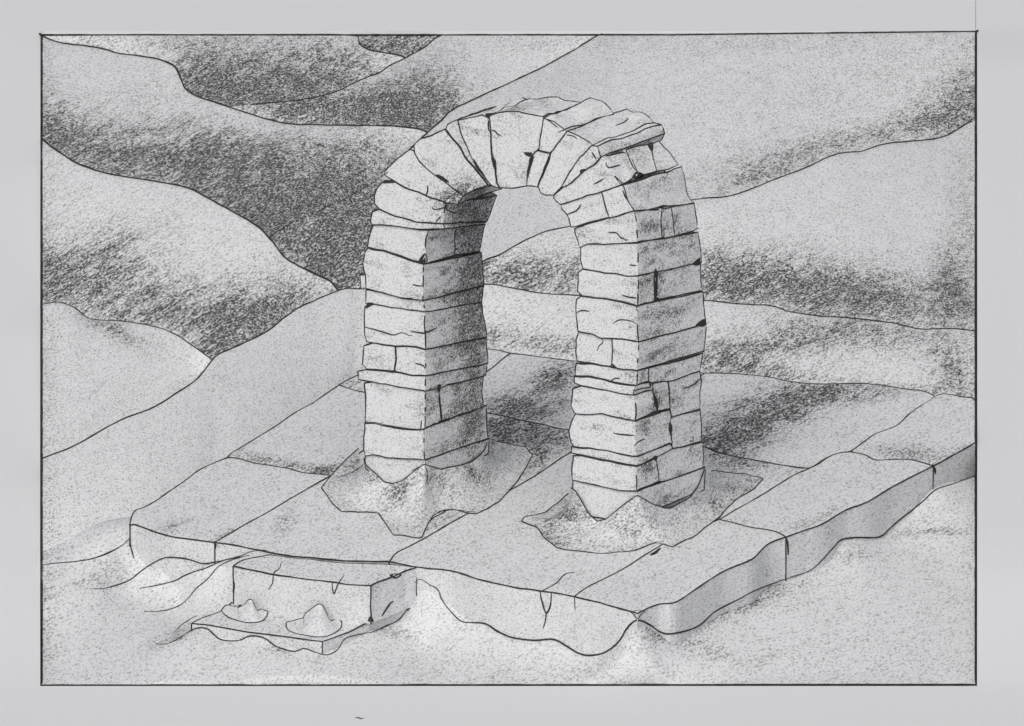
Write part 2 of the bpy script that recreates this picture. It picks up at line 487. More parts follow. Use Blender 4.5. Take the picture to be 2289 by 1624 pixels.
bl, br = at_z(91.5, 1120, -.6), at_z(2182, 1010, -.6)
rows = []
for j in range(ny + 1):
    t = j / ny
    a, b = fl.lerp(bl, t), fr.lerp(br, t)
    P = np.array([[a.x + (b.x - a.x) * i / nx, a.y + (b.y - a.y) * i / nx] for i in range(nx + 1)])
    Z = np.clip(gz(P), -1.52, -.04)
    rows.append([Vector((p[0], p[1], z + .012 * noise.noise(Vector((p[0] * 1.5, p[1] * .8, 0))))) for p, z in zip(P, Z)])
for i in range(nx + 1): rows[0][i].z = -1.5
gb = rub_shade([(1600, 1375, 120, 15, -20, .5), (1500, 1400, 60, 14, -5, .3), (1550, 1440, 90, 16, 15, .25), (2070, 1190, 90, 8, -3, .4), (1890, 1240, 50, 10, 0, .25), (390, 1425, 45, 10, -28, .5), (870, 1410, 40, 12, 10, .35),
          (235, 1285, 45, 20, -20, .28), (625, 1448, 25, 14, 30, .35), (107, 1330, 16, 120, 0, .25), (1320, 1490, 40, 20, 0, .15), (1700, 1330, 70, 12, -25, .25), (2080, 1480, 120, 30, 0, .06), (1010, 1500, 200, 20, 0, .06)])
m.grid(rows, gb)
for prof in ([r[0] for r in rows], [r[-1] for r in rows], rows[0]):
    m.grid([prof, [Vector((p.x, p.y, min(zbase(p.y) - .1, p.z - .02))) for p in prof]])
ground = m.build('ground', [M_GROUND], origin=(0, -10, -1.3), smooth=True)
tag(ground, kind='structure')

# ------------------------------------------------------------ paving slabs
def coons(front, back, left, right, n=30):
    F, B, Lf, Rt = along(front, n), along(back, n), along(left, n), along(right, n)
    g = []
    for j in range(n):
        v = j / (n - 1)
        row = []
        for i in range(n):
            u = i / (n - 1)
            p = (1 - v) * F[i] + v * B[i] + (1 - u) * Lf[j] + u * Rt[j] - ((1 - u) * (1 - v) * F[0] + u * (1 - v) * F[-1] + (1 - u) * v * B[0] + u * v * B[-1])
            row.append(p)
        g.append(row)
    return g

def slab(name, front, right, back, left, ztop, depth, mat, blobs=(), label=None, cat=None, group=None, rough=.012, line=.017, lines='FRBL', verts=True, n=30):
    """front left->right, right front->back, back left->right, left front->back"""
    fr_, rt_, bk_, lf_ = (resample(q, 8, wobble=1.0) for q in (front, right, back, left))
    G = coons(fr_, bk_, lf_, rt_, n)
    P = [[at_z(q[0], q[1], ztop) for q in r] for r in G]
    c = sum((p for r in P for p in r), Vector()) / (n * n)
    for j, r in enumerate(P):
        for i, p in enumerate(r):
            e = min(i, j, n - 1 - i, n - 1 - j)
            p.x += (c.x - p.x) * .0015
            p.y += (c.y - p.y) * .0015
            p.z += rough * noise.noise(Vector((p.x * 1.1, p.y * .7, ztop * 5))) - (.012 if e == 0 else 0)
    m = Mesh()
    m.grid(P, rub_shade(blobs) if blobs else None)
    sides = {'F': P[0], 'B': P[-1], 'L': [r[0] for r in P], 'R': [r[-1] for r in P]}
    for q in sides.values():
        mid = [Vector((p.x, p.y, p.z - depth * .5)) + Vector((noise.noise(p * 1.3), noise.noise(p * 1.7), 0)) * .02 for p in q]
        mid[0], mid[-1] = Vector((q[0].x, q[0].y, q[0].z - depth * .5)), Vector((q[-1].x, q[-1].y, q[-1].z - depth * .5))
        low = [Vector((p.x, p.y, ztop - depth)) for p in q]
        m.grid([q, mid, low])
    if lines:
        for k in lines:
            m.tube(sides[k], line)
    if verts:
        for p in [q for k, q in enumerate((P[0][0], P[0][-1], P[-1][-1])) if verts is True or k in verts]:
            col = [Vector((p.x + .02 * noise.noise(Vector((p.x, 0, t * 3))), p.y, p.z - depth * t)) for t in np.linspace(0, 1, 9)]
            m.tube(col, line)
    ob = m.build(name, [mat, M_LINE], origin=(c.x, c.y, ztop - depth))
    ob['kind'] = 'thing'
    return tag(ob, label, cat, group)

PG = 'paving slabs of the platform'
PS = 'stone slab'
R1a = [(480, 1212), (500, 1200), (560, 1165), (640, 1121), (700, 1085), (740, 1062)]
R1b = [(740, 1062), (815, 1004), (975, 902)]
R1c = [(975, 902), (1086, 831), (1120, 805), (1141, 790)]
R0a = [(290, 1173), (300, 1143), (325, 1133), (400, 1084), (450, 1048), (508, 1023)]
R0b = [(508, 1023), (520, 1010), (600, 962), (660, 922), (705, 896), (757, 861)]
X1a = [(508, 1023), (535, 1025), (570, 1035), (640, 1045), (680, 1056), (740, 1062)]
X2a = [(757, 861), (812, 876), (975, 902)]
X2b = [(975, 902), (1084, 922), (1180, 942), (1272, 961), (1357, 974)]
X2c = [(1357, 974), (1480, 990), (1572, 998), (1600, 1010), (1670, 1025), (1740, 1039), (1810, 1047)]
R2a = [(870, 1255), (884, 1237), (940, 1208), (1055, 1142), (1140, 1096), (1210, 1055), (1277, 1010), (1357, 974)]
R2b = [(1357, 974), (1470, 900), (1575, 833)]
R3a = [(1284, 1334), (1320, 1308), (1400, 1268), (1480, 1217), (1545, 1185), (1608, 1160)]
R3b = [(1608, 1160), (1700, 1108), (1770, 1065), (1810, 1047)]
R3c = [(1810, 1047), (1860, 1017), (1900, 1010)]
R3d = [(1900, 1010), (1920, 995), (1955, 970), (2000, 953), (2040, 920), (2092, 886)]
X4 = [(1608, 1160), (1680, 1179), (1730, 1188), (1757, 1201)]
X5 = [(1900, 1010), (1935, 1017), (1960, 1028), (2030, 1027), (2086, 1041)]
R4a = [(1425, 1371), (1470, 1350), (1510, 1345), (1560, 1313), (1620, 1275), (1680, 1250), (1715, 1217), (1757, 1201)]
R4b = [(1757, 1201), (1800, 1185), (1840, 1170), (1890, 1140), (1940, 1122), (2000, 1085), (2086, 1041)]
R4c = [(2086, 1041), (2130, 1018), (2181, 988)]
slab('stone_slab', [(290, 1173), (300, 1171), (365, 1195), (420, 1204), (480, 1212)], R1a, X1a, R0a, 0, 1.5, M_SLAB,
     [(490, 1205, 40, 8, -30, .35), (380, 1180, 30, 8, -25, .25)], 'pale slab at the far left corner of the platform with an exposed corner', PS, PG)
slab('stone_slab', X1a, R1b, X2a, R0b, 0, 1.2, M_SLAB, [(600, 1030, 80, 9, 10, .42), (700, 1050, 50, 10, 5, .45), (725, 1050, 30, 14, -30, .3)], 'pale slab left of the left pier with a graphite smudge along its front joint', PS, PG)
slab('stone_slab', X2a, R1c, [(850, 800), (950, 790), (1085, 780), (1141, 790)], [(757, 861), (775, 850), (812, 830), (850, 800)], 0, .9, M_SLAB, [(785, 858, 18, 8, 0, .35)], 'slab behind the left pier, showing as small corners on both sides of it', PS, PG)
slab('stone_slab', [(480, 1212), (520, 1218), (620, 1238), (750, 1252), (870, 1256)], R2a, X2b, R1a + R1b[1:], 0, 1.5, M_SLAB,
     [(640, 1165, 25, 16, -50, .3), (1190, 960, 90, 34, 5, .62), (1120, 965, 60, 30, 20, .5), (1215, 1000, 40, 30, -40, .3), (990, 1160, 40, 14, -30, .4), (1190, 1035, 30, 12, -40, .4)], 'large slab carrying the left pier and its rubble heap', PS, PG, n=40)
slab('stone_slab', X2b, R2b, [(1141, 790), (1200, 796), (1285, 806), (1440, 820), (1575, 833)], R1c, 0, .9, M_SLAB, [(1200, 885, 100, 34, -30, .6), (1140, 925, 80, 20, 8, .6), (1250, 830, 40, 30, -40, .3)], 'slab seen through the arch opening between the two piers', PS, PG)  # left pier's cast shadow painted on as graphite
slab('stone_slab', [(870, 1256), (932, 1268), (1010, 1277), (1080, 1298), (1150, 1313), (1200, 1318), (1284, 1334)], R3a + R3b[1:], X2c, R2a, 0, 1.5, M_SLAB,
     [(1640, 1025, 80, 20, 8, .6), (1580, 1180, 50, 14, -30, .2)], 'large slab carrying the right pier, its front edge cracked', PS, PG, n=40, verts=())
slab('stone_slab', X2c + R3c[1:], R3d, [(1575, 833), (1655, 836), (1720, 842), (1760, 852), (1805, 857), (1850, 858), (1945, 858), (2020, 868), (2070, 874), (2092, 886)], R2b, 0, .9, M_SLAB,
     [(1680, 950, 140, 42, -33, .6), (1800, 895, 150, 28, -14, .48), (1610, 990, 60, 26, -20, .65), (1900, 880, 90, 14, -4, .3)], 'broad slab behind the right pier, darkened by its painted shadow', PS, PG)  # blobs paint the right pier's cast shadow in graphite
slab('stone_slab', [(1284, 1334), (1340, 1347), (1400, 1364), (1425, 1371)], R4a, X4, R3a, 0, 1.5, M_SLAB, [], 'clean pale slab at the nearest front corner of the platform', PS, PG, verts=(2,))
slab('stone_slab', X4, R4b, X5, R3b + R3c[1:], 0, 1.3, M_SLAB, [(1780, 1180, 40, 8, -20, .25), (1850, 1150, 30, 8, -30, .2)], 'pale slab right of the right rubble heap with a free right edge', PS, PG)
slab('stone_slab', X5, R4c, [(2092, 886), (2108, 880), (2150, 888), (2181, 895), (2181, 940), (2181, 988)], R3d, 0, 1.2, M_SLAB, [(2020, 1015, 90, 14, 5, .35), (2120, 1020, 40, 12, -20, .25)], 'rearmost slab on the right, cut by the border line', PS, PG)

# ------------------------------------------------------------ arch
ZC = 1.0
CL = at_z(949, 1038, ZC)
CR = at_z(1423, 1108, ZC)
U = (CR - CL); U.z = 0; U.normalize()
NF = Vector((-U.y, U.x, 0)); NF = -NF if NF.dot(FW) > 0 else NF       # front plane normal, towards the viewer
V = Vector((1.42, 1.78, 0))
NS = Vector((V.y, -V.x, 0)).normalized()
WID = 1.42
def fp(p): return at_plane(p[0], p[1], CL, NF)
def sp(p, c): return at_plane(p[0], p[1], c, NS)

arch = empty('stone_arch', ((CL.x + CR.x) / 2, (CL.y + CR.y) / 2, 0))
tag(arch, 'ruined round arch of rough stone blocks standing on two thick piers', 'arch')

def sharp_idx(P):
    out = []
    n = len(P)
    for i in range(n):
        a = Vector(P[i]) - Vector(P[i - 1]); b = Vector(P[(i + 1) % n]) - Vector(P[i])
        if a.length and b.length and a.angle(b) > R(48): out.append(i)
    return out

STONE_SHADE_RUB = rub_shade(grow=1.0, soft=1.0, blobs=[(1015, 700, 58, 330, 0, .27), (1495, 780, 65, 330, 0, .26), (1058, 540, 26, 90, 4, .7), (1060, 660, 26, 70, 0, .62), (1062, 790, 24, 100, 0, .7), (1058, 960, 20, 50, 0, .7), (1045, 470, 38, 40, 0, .7), (1025, 440, 40, 18, -10, .6), (985, 525, 18, 12, -15, .35),  # shaded pier flanks darkened in colour, with smaller graphite smudges
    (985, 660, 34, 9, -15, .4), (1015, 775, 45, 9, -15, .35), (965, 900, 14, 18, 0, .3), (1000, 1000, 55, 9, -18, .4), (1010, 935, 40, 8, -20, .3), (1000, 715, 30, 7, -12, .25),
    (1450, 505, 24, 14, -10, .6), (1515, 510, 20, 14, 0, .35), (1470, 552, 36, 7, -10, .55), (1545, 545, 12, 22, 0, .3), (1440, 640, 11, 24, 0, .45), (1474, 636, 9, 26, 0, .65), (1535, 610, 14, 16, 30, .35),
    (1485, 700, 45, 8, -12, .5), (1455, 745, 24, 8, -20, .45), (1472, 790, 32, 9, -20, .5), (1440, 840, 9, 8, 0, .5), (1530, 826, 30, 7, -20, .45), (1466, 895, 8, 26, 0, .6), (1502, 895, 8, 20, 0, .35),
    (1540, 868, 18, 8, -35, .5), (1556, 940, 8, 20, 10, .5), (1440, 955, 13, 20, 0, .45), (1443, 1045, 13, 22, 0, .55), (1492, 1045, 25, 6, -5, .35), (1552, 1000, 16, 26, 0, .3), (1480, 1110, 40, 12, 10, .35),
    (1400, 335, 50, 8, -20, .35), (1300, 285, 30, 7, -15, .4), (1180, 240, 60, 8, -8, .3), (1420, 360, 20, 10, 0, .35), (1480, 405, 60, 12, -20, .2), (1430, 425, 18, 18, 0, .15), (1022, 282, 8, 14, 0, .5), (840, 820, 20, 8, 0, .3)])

def stone(front, t=1.0, side=None, C=None, name='pier_stone', skip_edge=None):
    """front: outline on the arch face; side = (corner top, far top, far bottom, corner bottom) on the pier's flank"""
    jig = random.uniform(-.012, .012)
    raw = front
    P2 = resample(raw, 9, closed=True, smooth=False, wobble=2.1)
    P = [fp(p) for p in P2]
    dzt = dzb = 0.0
    if side:
        (cx, cy), (tx, ty), (bx, by), (dx_, dy_) = side
        tt, tb = (tx - cx) / (100 * V.x), (bx - dx_) / (100 * V.x)
        rise = -100 * V.y * math.sin(ELEV)
        dzt = -((ty - cy) - tt * rise) / (100 * math.cos(ELEV))
        dzb = -((by - dy_) - tb * rise) / (100 * math.cos(ELEV))
        zt, zb = fp(side[0]).z, fp(side[3]).z
    Bk = []
    for p in P:
        h = min(1, max(0, (p.z - zb) / (zt - zb))) if side else 0
        q = p + V * ((tb + (tt - tb) * h) if side else t)
        q.z += dzb + (dzt - dzb) * h
        if name == 'voussoir': q += Vector((noise.noise(q * 2.1), noise.noise(q * 2.4 + Vector((5, 0, 0))), 1.3 * noise.noise(q * 2.7))) * .09
        Bk.append(q)
    off = V * jig
    P = [p + off for p in P]
    Bk = [p + off for p in Bk]
    m = Mesh()
    a = [m.vert(p, STONE_SHADE_RUB(p) * .8) for p in P]
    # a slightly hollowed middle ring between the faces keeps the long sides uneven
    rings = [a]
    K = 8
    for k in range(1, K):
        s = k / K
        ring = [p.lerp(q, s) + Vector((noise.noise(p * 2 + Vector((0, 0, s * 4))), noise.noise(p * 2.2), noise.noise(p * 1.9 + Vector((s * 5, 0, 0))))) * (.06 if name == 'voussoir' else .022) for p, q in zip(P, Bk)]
        rings.append([m.vert(p, STONE_SHADE_RUB(p)) for p in ring])
    b = [m.vert(p, STONE_SHADE_RUB(p)) for p in Bk]
    rings.append(b)
    n = len(a)
    m.face(a[::-1]); m.face(b)
    for r0, r1 in zip(rings[:-1], rings[1:]):
        for i in range(n):
            m.face((r0[i], r0[(i + 1) % n], r1[(i + 1) % n], r1[i]))
    # dark joint lines round the faces
    if side:
        c0, c1 = side[0], side[3]
        def on_corner(p):
            f = (p[1] - c0[1]) / (c1[1] - c0[1] + 1e-6)
            return -.02 < f < 1.02 and abs(p[0] - (c0[0] + (c1[0] - c0[0]) * f)) < 5
        flags = [on_corner(P2[i]) and on_corner(P2[(i + 1) % n]) for i in range(n)]
        run, cnt = [], 0
        dash = random.random()
        for i in range(n + 1):
            e = i % n
            if i < n:
                if flags[e]:
                    cnt += 1
                    draw = noise.noise(Vector((P2[e][0] * .02, P2[e][1] * .055, 4))) > -.02
                else: draw = True
            else: draw = False
            if draw:
                if not run: run = [P[e]]
                run.append(P[(e + 1) % n])
            elif run:
                m.tube(run, .015); run = []
    else:
        m.tube(P, .0145, closed=True)
    m.tube(Bk, .0145, closed=True)
    S = sharp_idx([fp(p) for p in raw])
    if side:
        for c in (side[0], side[3]):
            i = min(range(n), key=lambda k: (P2[k][0] - c[0]) ** 2 + (P2[k][1] - c[1]) ** 2)
            m.tube([m.v[r[i]] for r in rings], .0145)
    else:
        for k in S:
            c = raw[k]
            i = min(range(n), key=lambda q: (P2[q][0] - c[0]) ** 2 + (P2[q][1] - c[1]) ** 2)
            m.tube([m.v[r[i]] for r in rings], .0145)
    return m.build(name, [M_STONE, M_LINE], parent=arch)

def flank(poly, C, depth=WID, name='pier_stone', edge=None):
    """a stone of which only the flank shows"""
    jig = NS * random.uniform(-.02, .012)
    P2 = resample(poly, 9, closed=True, smooth=False, wobble=2.1)
    if edge:                                  # a flank that leans with the arch ring
        e0, e1 = fp(edge[0]), fp(edge[1])
        nn = V.cross(e1 - e0).normalized()
        P = [at_plane(p[0], p[1], e0, nn) for p in P2]
    else:
        P = [sp(p, C) + jig for p in P2]
    B = [p - U * depth for p in P]
    m = Mesh()
    a = [m.vert(p, STONE_SHADE_RUB(p)) for p in P]; b = [m.vert(p) for p in B]
    n = len(a)
    m.face(a); m.face(b[::-1])
    for i in range(n): m.face((a[i], a[(i + 1) % n], b[(i + 1) % n], b[i]))
    m.tube(P, .0145, closed=True)
    return m.build(name, [M_STONE, M_LINE], parent=arch)

VN = 'voussoir'
# --- voussoirs, left to right
stone(C1([(275, 545), (345, 475), (415, 427), (437, 432), (470, 490), (520, 540), (600, 600), (660, 645), (722, 690), (690, 738), (620, 732), (515, 690), (385, 645), (330, 610), (270, 570)]), 1.0, name=VN)
stone(C1([(440, 400), (480, 365), (540, 345), (615, 312), (650, 355), (710, 430), (745, 490), (800, 550), (850, 610), (860, 630), (800, 650), (724, 690), (660, 645), (600, 598), (520, 538), (470, 485), (445, 440)]), .9, name=VN)
stone(C1([(617, 308), (630, 285), (680, 262), (705, 330), (750, 430), (800, 530), (860, 605), (890, 640), (862, 630), (800, 550), (745, 488), (710, 430), (650, 355)]), .6, name=VN)
stone(C1([(690, 262), (760, 245), (830, 225), (865, 240), (868, 310), (880, 330), (885, 460), (905, 540), (915, 620), (930, 650), (890, 637), (860, 602), (800, 527), (750, 430), (705, 330)]), .6, name=VN)
stone(C1([(868, 230), (950, 215), (1040, 207), (1090, 222), (1175, 240), (1172, 300), (1155, 420), (1115, 470), (1090, 560), (1088, 640), (1000, 648), (932, 648), (915, 620), (905, 530), (885, 460), (878, 320)]), .6, name=VN)
stone(C1([(1180, 250), (1240, 270), (1310, 325), (1270, 380), (1240, 430), (1222, 447), (1155, 430), (1165, 340)]), .72, name=VN)
stone(C1([(1155, 432), (1222, 450), (1205, 500), (1180, 560), (1150, 640), (1090, 638), (1095, 550), (1115, 480), (1140, 440)]), .7, name=VN)
stone(C1([(1310, 325), (1375, 350), (1440, 385), (1460, 400), (1390, 470), (1330, 550), (1290, 630), (1235, 690), (1195, 690), (1165, 675), (1150, 640), (1180, 570), (1215, 490), (1225, 450), (1260, 395)]), .93, name=VN)
stone(C1([(1460, 400), (1490, 405), (1510, 465), (1470, 510), (1400, 560), (1350, 610), (1295, 640), (1290, 630), (1330, 555), (1390, 470)]), .95, name=VN)
stone(C1([(1510, 465), (1560, 535), (1590, 580), (1625, 630), (1510, 668), (1400, 705), (1275, 742), (1235, 705), (1240, 690), (1295, 640), (1350, 610), (1400, 560), (1470, 510)]),
      side=C1([(1510, 465), (1650, 432), (1725, 580), (1625, 630)]), C=CR, name=VN)
flank(C1([(1652, 432), (1720, 408), (1790, 395), (1805, 470), (1825, 552), (1730, 580), (1690, 525)]), CR, .8, VN, edge=C1([(1625, 632), (1510, 465)]))
flank(C1([(1792, 394), (1838, 375), (1900, 450), (1950, 513), (1890, 540), (1825, 552), (1805, 470)]), CR, .8, VN, edge=C1([(1625, 632), (1510, 465)]))
stone(C1([(1275, 745), (1400, 705), (1510, 668), (1525, 730), (1545, 790), (1560, 815), (1480, 835), (1360, 870), (1335, 870), (1310, 800), (1280, 770)]), .95, name=VN)
stone(C1([(1512, 668), (1625, 632), (1650, 690), (1700, 775), (1560, 815), (1540, 770)]), side=C1([(1625, 632), (1952, 515), (2040, 730), (1700, 775)]), C=CR, name=VN)
# --- right pier
def course(front, side, C): stone(front, side=side, C=C)
course(C1([(1355, 880), (1480, 840), (1560, 818), (1700, 778), (1712, 840), (1712, 960), (1600, 965), (1430, 968), (1385, 990), (1355, 900)]), C1([(1700, 778), (1848, 768), (1860, 935), (1712, 962)]), CR)
flank(C1([(1850, 768), (1908, 757), (1920, 850), (1935, 925), (1862, 937), (1855, 850)]), CR)
flank(C1([(1910, 757), (2040, 735), (2052, 800), (2062, 885), (2000, 905), (1935, 925), (1920, 850)]), CR)
course(C1([(1390, 985), (1430, 968), (1600, 965), (1712, 967), (1712, 1150), (1640, 1150), (1530, 1135), (1400, 1110), (1385, 1060)]), C1([(1712, 967), (2050, 903), (2072, 1075), (1715, 1150)]), CR)
course(C1([(1375, 1130), (1400, 1112), (1530, 1135), (1640, 1150), (1715, 1152), (1720, 1325), (1650, 1305), (1530, 1280), (1395, 1270), (1370, 1240)]), C1([(1715, 1152), (1812, 1130), (1818, 1295), (1720, 1325)]), CR)
flank(C1([(1816, 1129), (1950, 1105), (2080, 1062), (2085, 1150), (2088, 1205), (2080, 1238), (1950, 1262), (1820, 1294)]), CR)
course(C2([(1370, 0), (1395, -18), (1530, -7), (1650, 18), (1720, 38), (1722, 238), (1650, 225), (1580, 218), (1510, 215), (1460, 195), (1380, 185), (1370, 100)]), C2([(1720, 38), (2090, -45), (2100, 140), (1722, 238)]), CR)
stone(C2([(1360, 230), (1380, 187), (1460, 197), (1510, 217), (1577, 220), (1574, 300), (1570, 382), (1470, 365), (1368, 350)]), .95)
course(C2([(1579, 220), (1650, 227), (1722, 240), (1716, 408), (1640, 398), (1573, 384), (1576, 300)]), C2([(1722, 240), (2100, 142), (2090, 300), (1716, 408)]), CR)
course(C2([(1365, 362), (1470, 368), (1573, 385), (1716, 410), (1710, 490), (1640, 480), (1560, 465), (1460, 440), (1360, 430)]), C2([(1716, 410), (1776, 396), (1776, 466), (1710, 490)]), CR)
flank(C2([(1780, 395), (1900, 362), (2088, 303), (2084, 350), (2074, 403), (1950, 450), (1895, 466), (1800, 474), (1778, 465)]), CR)
course(C2([(1358, 435), (1460, 442), (1560, 467), (1640, 482), (1708, 492), (1697, 542), (1620, 530), (1520, 510), (1400, 492), (1360, 478)]), C2([(1708, 492), (1785, 470), (1803, 512), (1702, 532)]), CR)
course(C2([(1350, 510), (1400, 492), (1520, 512), (1620, 532), (1703, 542), (1708, 620), (1704, 690), (1600, 675), (1515, 650), (1440, 657), (1362, 650), (1340, 600)]), C2([(1703, 540), (1805, 512), (1826, 632), (1704, 690)]), CR)
flank(C2([(1806, 478), (1888, 467), (1898, 540), (1904, 622), (1832, 637), (1822, 590), (1806, 515)]), CR)
flank(C2([(1893, 466), (1950, 450), (2074, 405), (2084, 460), (2074, 540), (2080, 625), (2000, 648), (1912, 672), (1905, 620), (1900, 540)]), CR)
course(C2([(1362, 652), (1440, 658), (1515, 652), (1600, 677), (1704, 692), (1702, 780), (1712, 895), (1690, 897), (1600, 875), (1500, 857), (1350, 838), (1332, 815), (1325, 750), (1345, 680)]), C2([(1704, 692), (1900, 625), (1910, 825), (1712, 897)]), CR)
flank(C2([(1911, 674), (2000, 650), (2080, 630), (2084, 720), (2080, 812), (2000, 835), (1914, 856), (1914, 780), (1898, 735)]), CR)
course(C2([(1333, 840), (1400, 848), (1500, 858), (1600, 877), (1690, 898), (1712, 898), (1710, 950), (1620, 932), (1530, 916), (1400, 885), (1335, 870)]), C2([(1712, 898), (1893, 824), (1912, 856), (1710, 950)]), CR)
course(C2([(1352, 885), (1400, 886), (1530, 918), (1620, 934), (1710, 952), (1712, 1092), (1610, 1086), (1450, 1052), (1342, 1032), (1346, 950)]), C2([(1710, 952), (1820, 906), (1838, 1040), (1712, 1095)]), CR)
flank(C2([(1824, 904), (1913, 858), (2000, 838), (2088, 815), (2092, 900), (2090, 962), (1990, 1000), (1900, 1032), (1842, 1040), (1830, 970)]), CR)
course(C2([(1340, 1035), (1450, 1054), (1610, 1088), (1712, 1096), (1712, 1240), (1500, 1310), (1340, 1110)]), C2([(1712, 1096), (2090, 965), (2090, 1110), (1712, 1260)]), CR)
# --- left pier
course(C1([(230, 650), (275, 605), (330, 612), (385, 648), (515, 692), (620, 734), (610, 790), (600, 850), (540, 850), (450, 842), (330, 805), (245, 768), (215, 735), (215, 690)]), C1([(620, 734), (905, 688), (843, 838), (600, 850)]), CL)
course(C1([(205, 780), (245, 768), (330, 806), (450, 843), (540, 851), (604, 851), (612, 880), (520, 886), (420, 880), (310, 862), (205, 856), (195, 840)]), C1([(604, 851), (836, 838), (838, 852), (612, 880)]), CL)
course(C1([(205, 858), (310, 863), (420, 882), (520, 888), (505, 940), (500, 985), (496, 1075), (380, 1040), (260, 1005), (165, 985), (172, 945), (188, 900)]), C1([(520, 888), (676, 862), (662, 1028), (496, 1075)]), CL)
flank(C1([(680, 860), (760, 840), (842, 852), (830, 930), (816, 1006), (740, 1020), (664, 1028), (662, 950)]), CL)
course(C1([(175, 990), (260, 1007), (380, 1042), (494, 1077), (492, 1285), (360, 1275), (260, 1245), (165, 1222), (165, 1145), (150, 1080), (160, 1010)]), C1([(494, 1077), (816, 1010), (830, 1200), (492, 1285)]), CL)
course(C1([(158, 1232), (260, 1247), (360, 1277), (492, 1287), (500, 1357), (430, 1348), (350, 1335), (210, 1315), (160, 1310)]), C1([(492, 1287), (828, 1204), (815, 1302), (500, 1357)]), CL)
course(C2([(153, 40), (210, 28), (350, 48), (430, 60), (500, 70), (497, 285), (450, 270), (330, 266), (200, 250), (160, 240), (148, 200)]), C2([(500, 70), (815, 15), (838, 215), (497, 285)]), CL)
stone(C2([(148, 262), (200, 250), (328, 268), (330, 330), (326, 408), (240, 400), (162, 393), (140, 365)]), .95)
course(C2([(334, 268), (450, 272), (497, 287), (502, 434), (430, 432), (330, 411), (334, 340)]), C2([(497, 287), (838, 218), (846, 365), (502, 434)]), CL)
course(C2([(118, 408), (160, 397), (320, 413), (430, 434), (502, 436), (502, 524), (350, 500), (200, 470), (118, 455)]), C2([(502, 436), (846, 366), (838, 438), (502, 524)]), CL)
course(C2([(150, 478), (200, 472), (350, 502), (502, 526), (496, 620), (495, 744), (470, 746), (330, 730), (210, 705), (155, 705), (158, 580)]), C2([(502, 526), (573, 492), (590, 698), (495, 744)]), CL)
flank(C2([(577, 490), (700, 468), (835, 438), (828, 520), (842, 608), (700, 655), (592, 696), (582, 600)]), CL)
course(C2([(160, 707), (210, 707), (330, 732), (470, 747), (496, 746), (498, 915), (300, 905), (205, 882), (165, 890), (150, 850)]), C2([(496, 746), (842, 612), (850, 800), (498, 916)]), CL)
course(C2([(160, 892), (205, 884), (300, 907), (498, 917), (498, 1060), (320, 1100), (160, 965)]), C2([(498, 917), (850, 802), (850, 885), (498, 1060)]), CL)
stone(C1([(128, 1148), (165, 1147), (268, 1187), (270, 1236), (200, 1230), (130, 1225)]), .1)

# ------------------------------------------------------------ rubble heaps round the piers
def heap(name, pairs, C, label, bulge=.10, rows=16, blobs=()):
    inner = resample([p[0] for p in pairs], 6, wobble=0)
    kinds = [p[1] for p in pairs]
    n = 110
    # separate the inner curve into face part and flank part
    def pos(k, s):
        return k
    I2 = np.array([p[0] for p in pairs], float)
    O2 = np.array([p[2] for p in pairs], float)
    s = np.linspace(0, len(pairs) - 1, n)
    idx = np.arange(len(pairs))
    inn, out = [], []
    split = next(i for i, k in enumerate(kinds) if k == 'S') - .5
    for q in s:
        ip = (np.interp(q, idx, I2[:, 0]), np.interp(q, idx, I2[:, 1]))
        op = wob(np.interp(q, idx, O2[:, 0]), np.interp(q, idx, O2[:, 1]), 2.5)
        inn.append((fp(ip) + NF * .035) if q < split else (sp(ip, C) + NS * .035))
        out.append(at_z(op[0], op[1], .008))
    R_ = []
    for j in range(rows + 1):
        t = j / rows
        r = []
        for a, b in zip(inn, out):
            p = a.lerp(b, t)
            p.z = b.z + (a.z - b.z) * (1 - t) ** 2.9
            p.z += math.sin(math.pi * t) * (bulge * .2 + bulge * .6 * noise.noise(Vector((p.x * 1.6, p.y * 1.1, 2))) + .05 * noise.noise(Vector((p.x * 5, p.y * 4, 6))))
            r.append(p)
        wn = int(1 + 9 * math.sin(math.pi * t) ** .7)
        if 0 < j < rows and wn > 1:
            A = np.array([tuple(p) for p in r])
            hw = np.hanning(2 * wn + 3)[1:-1]; hw /= hw.sum()
            A = np.stack([np.convolve(np.pad(A[:, k], wn, mode='reflect', reflect_type='odd'), hw, 'valid') for k in range(3)], 1)
            r = [Vector(q) for q in A]
        R_.append(r)
    m = Mesh()
    m.grid(R_, rub_shade(blobs))
    m.tube(R_[0], .013); m.tube([p + Vector((0, 0, .006)) for p in R_[-1]], .012)
    c = sum(R_[-1], Vector()) / n
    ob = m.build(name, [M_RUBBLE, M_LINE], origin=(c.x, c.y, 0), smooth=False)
    ob.data.polygons.foreach_set('use_smooth', [True] * len(ob.data.polygons))
    return tag(ob, label, 'rubble heap', 'rubble heaps at the feet of the piers')

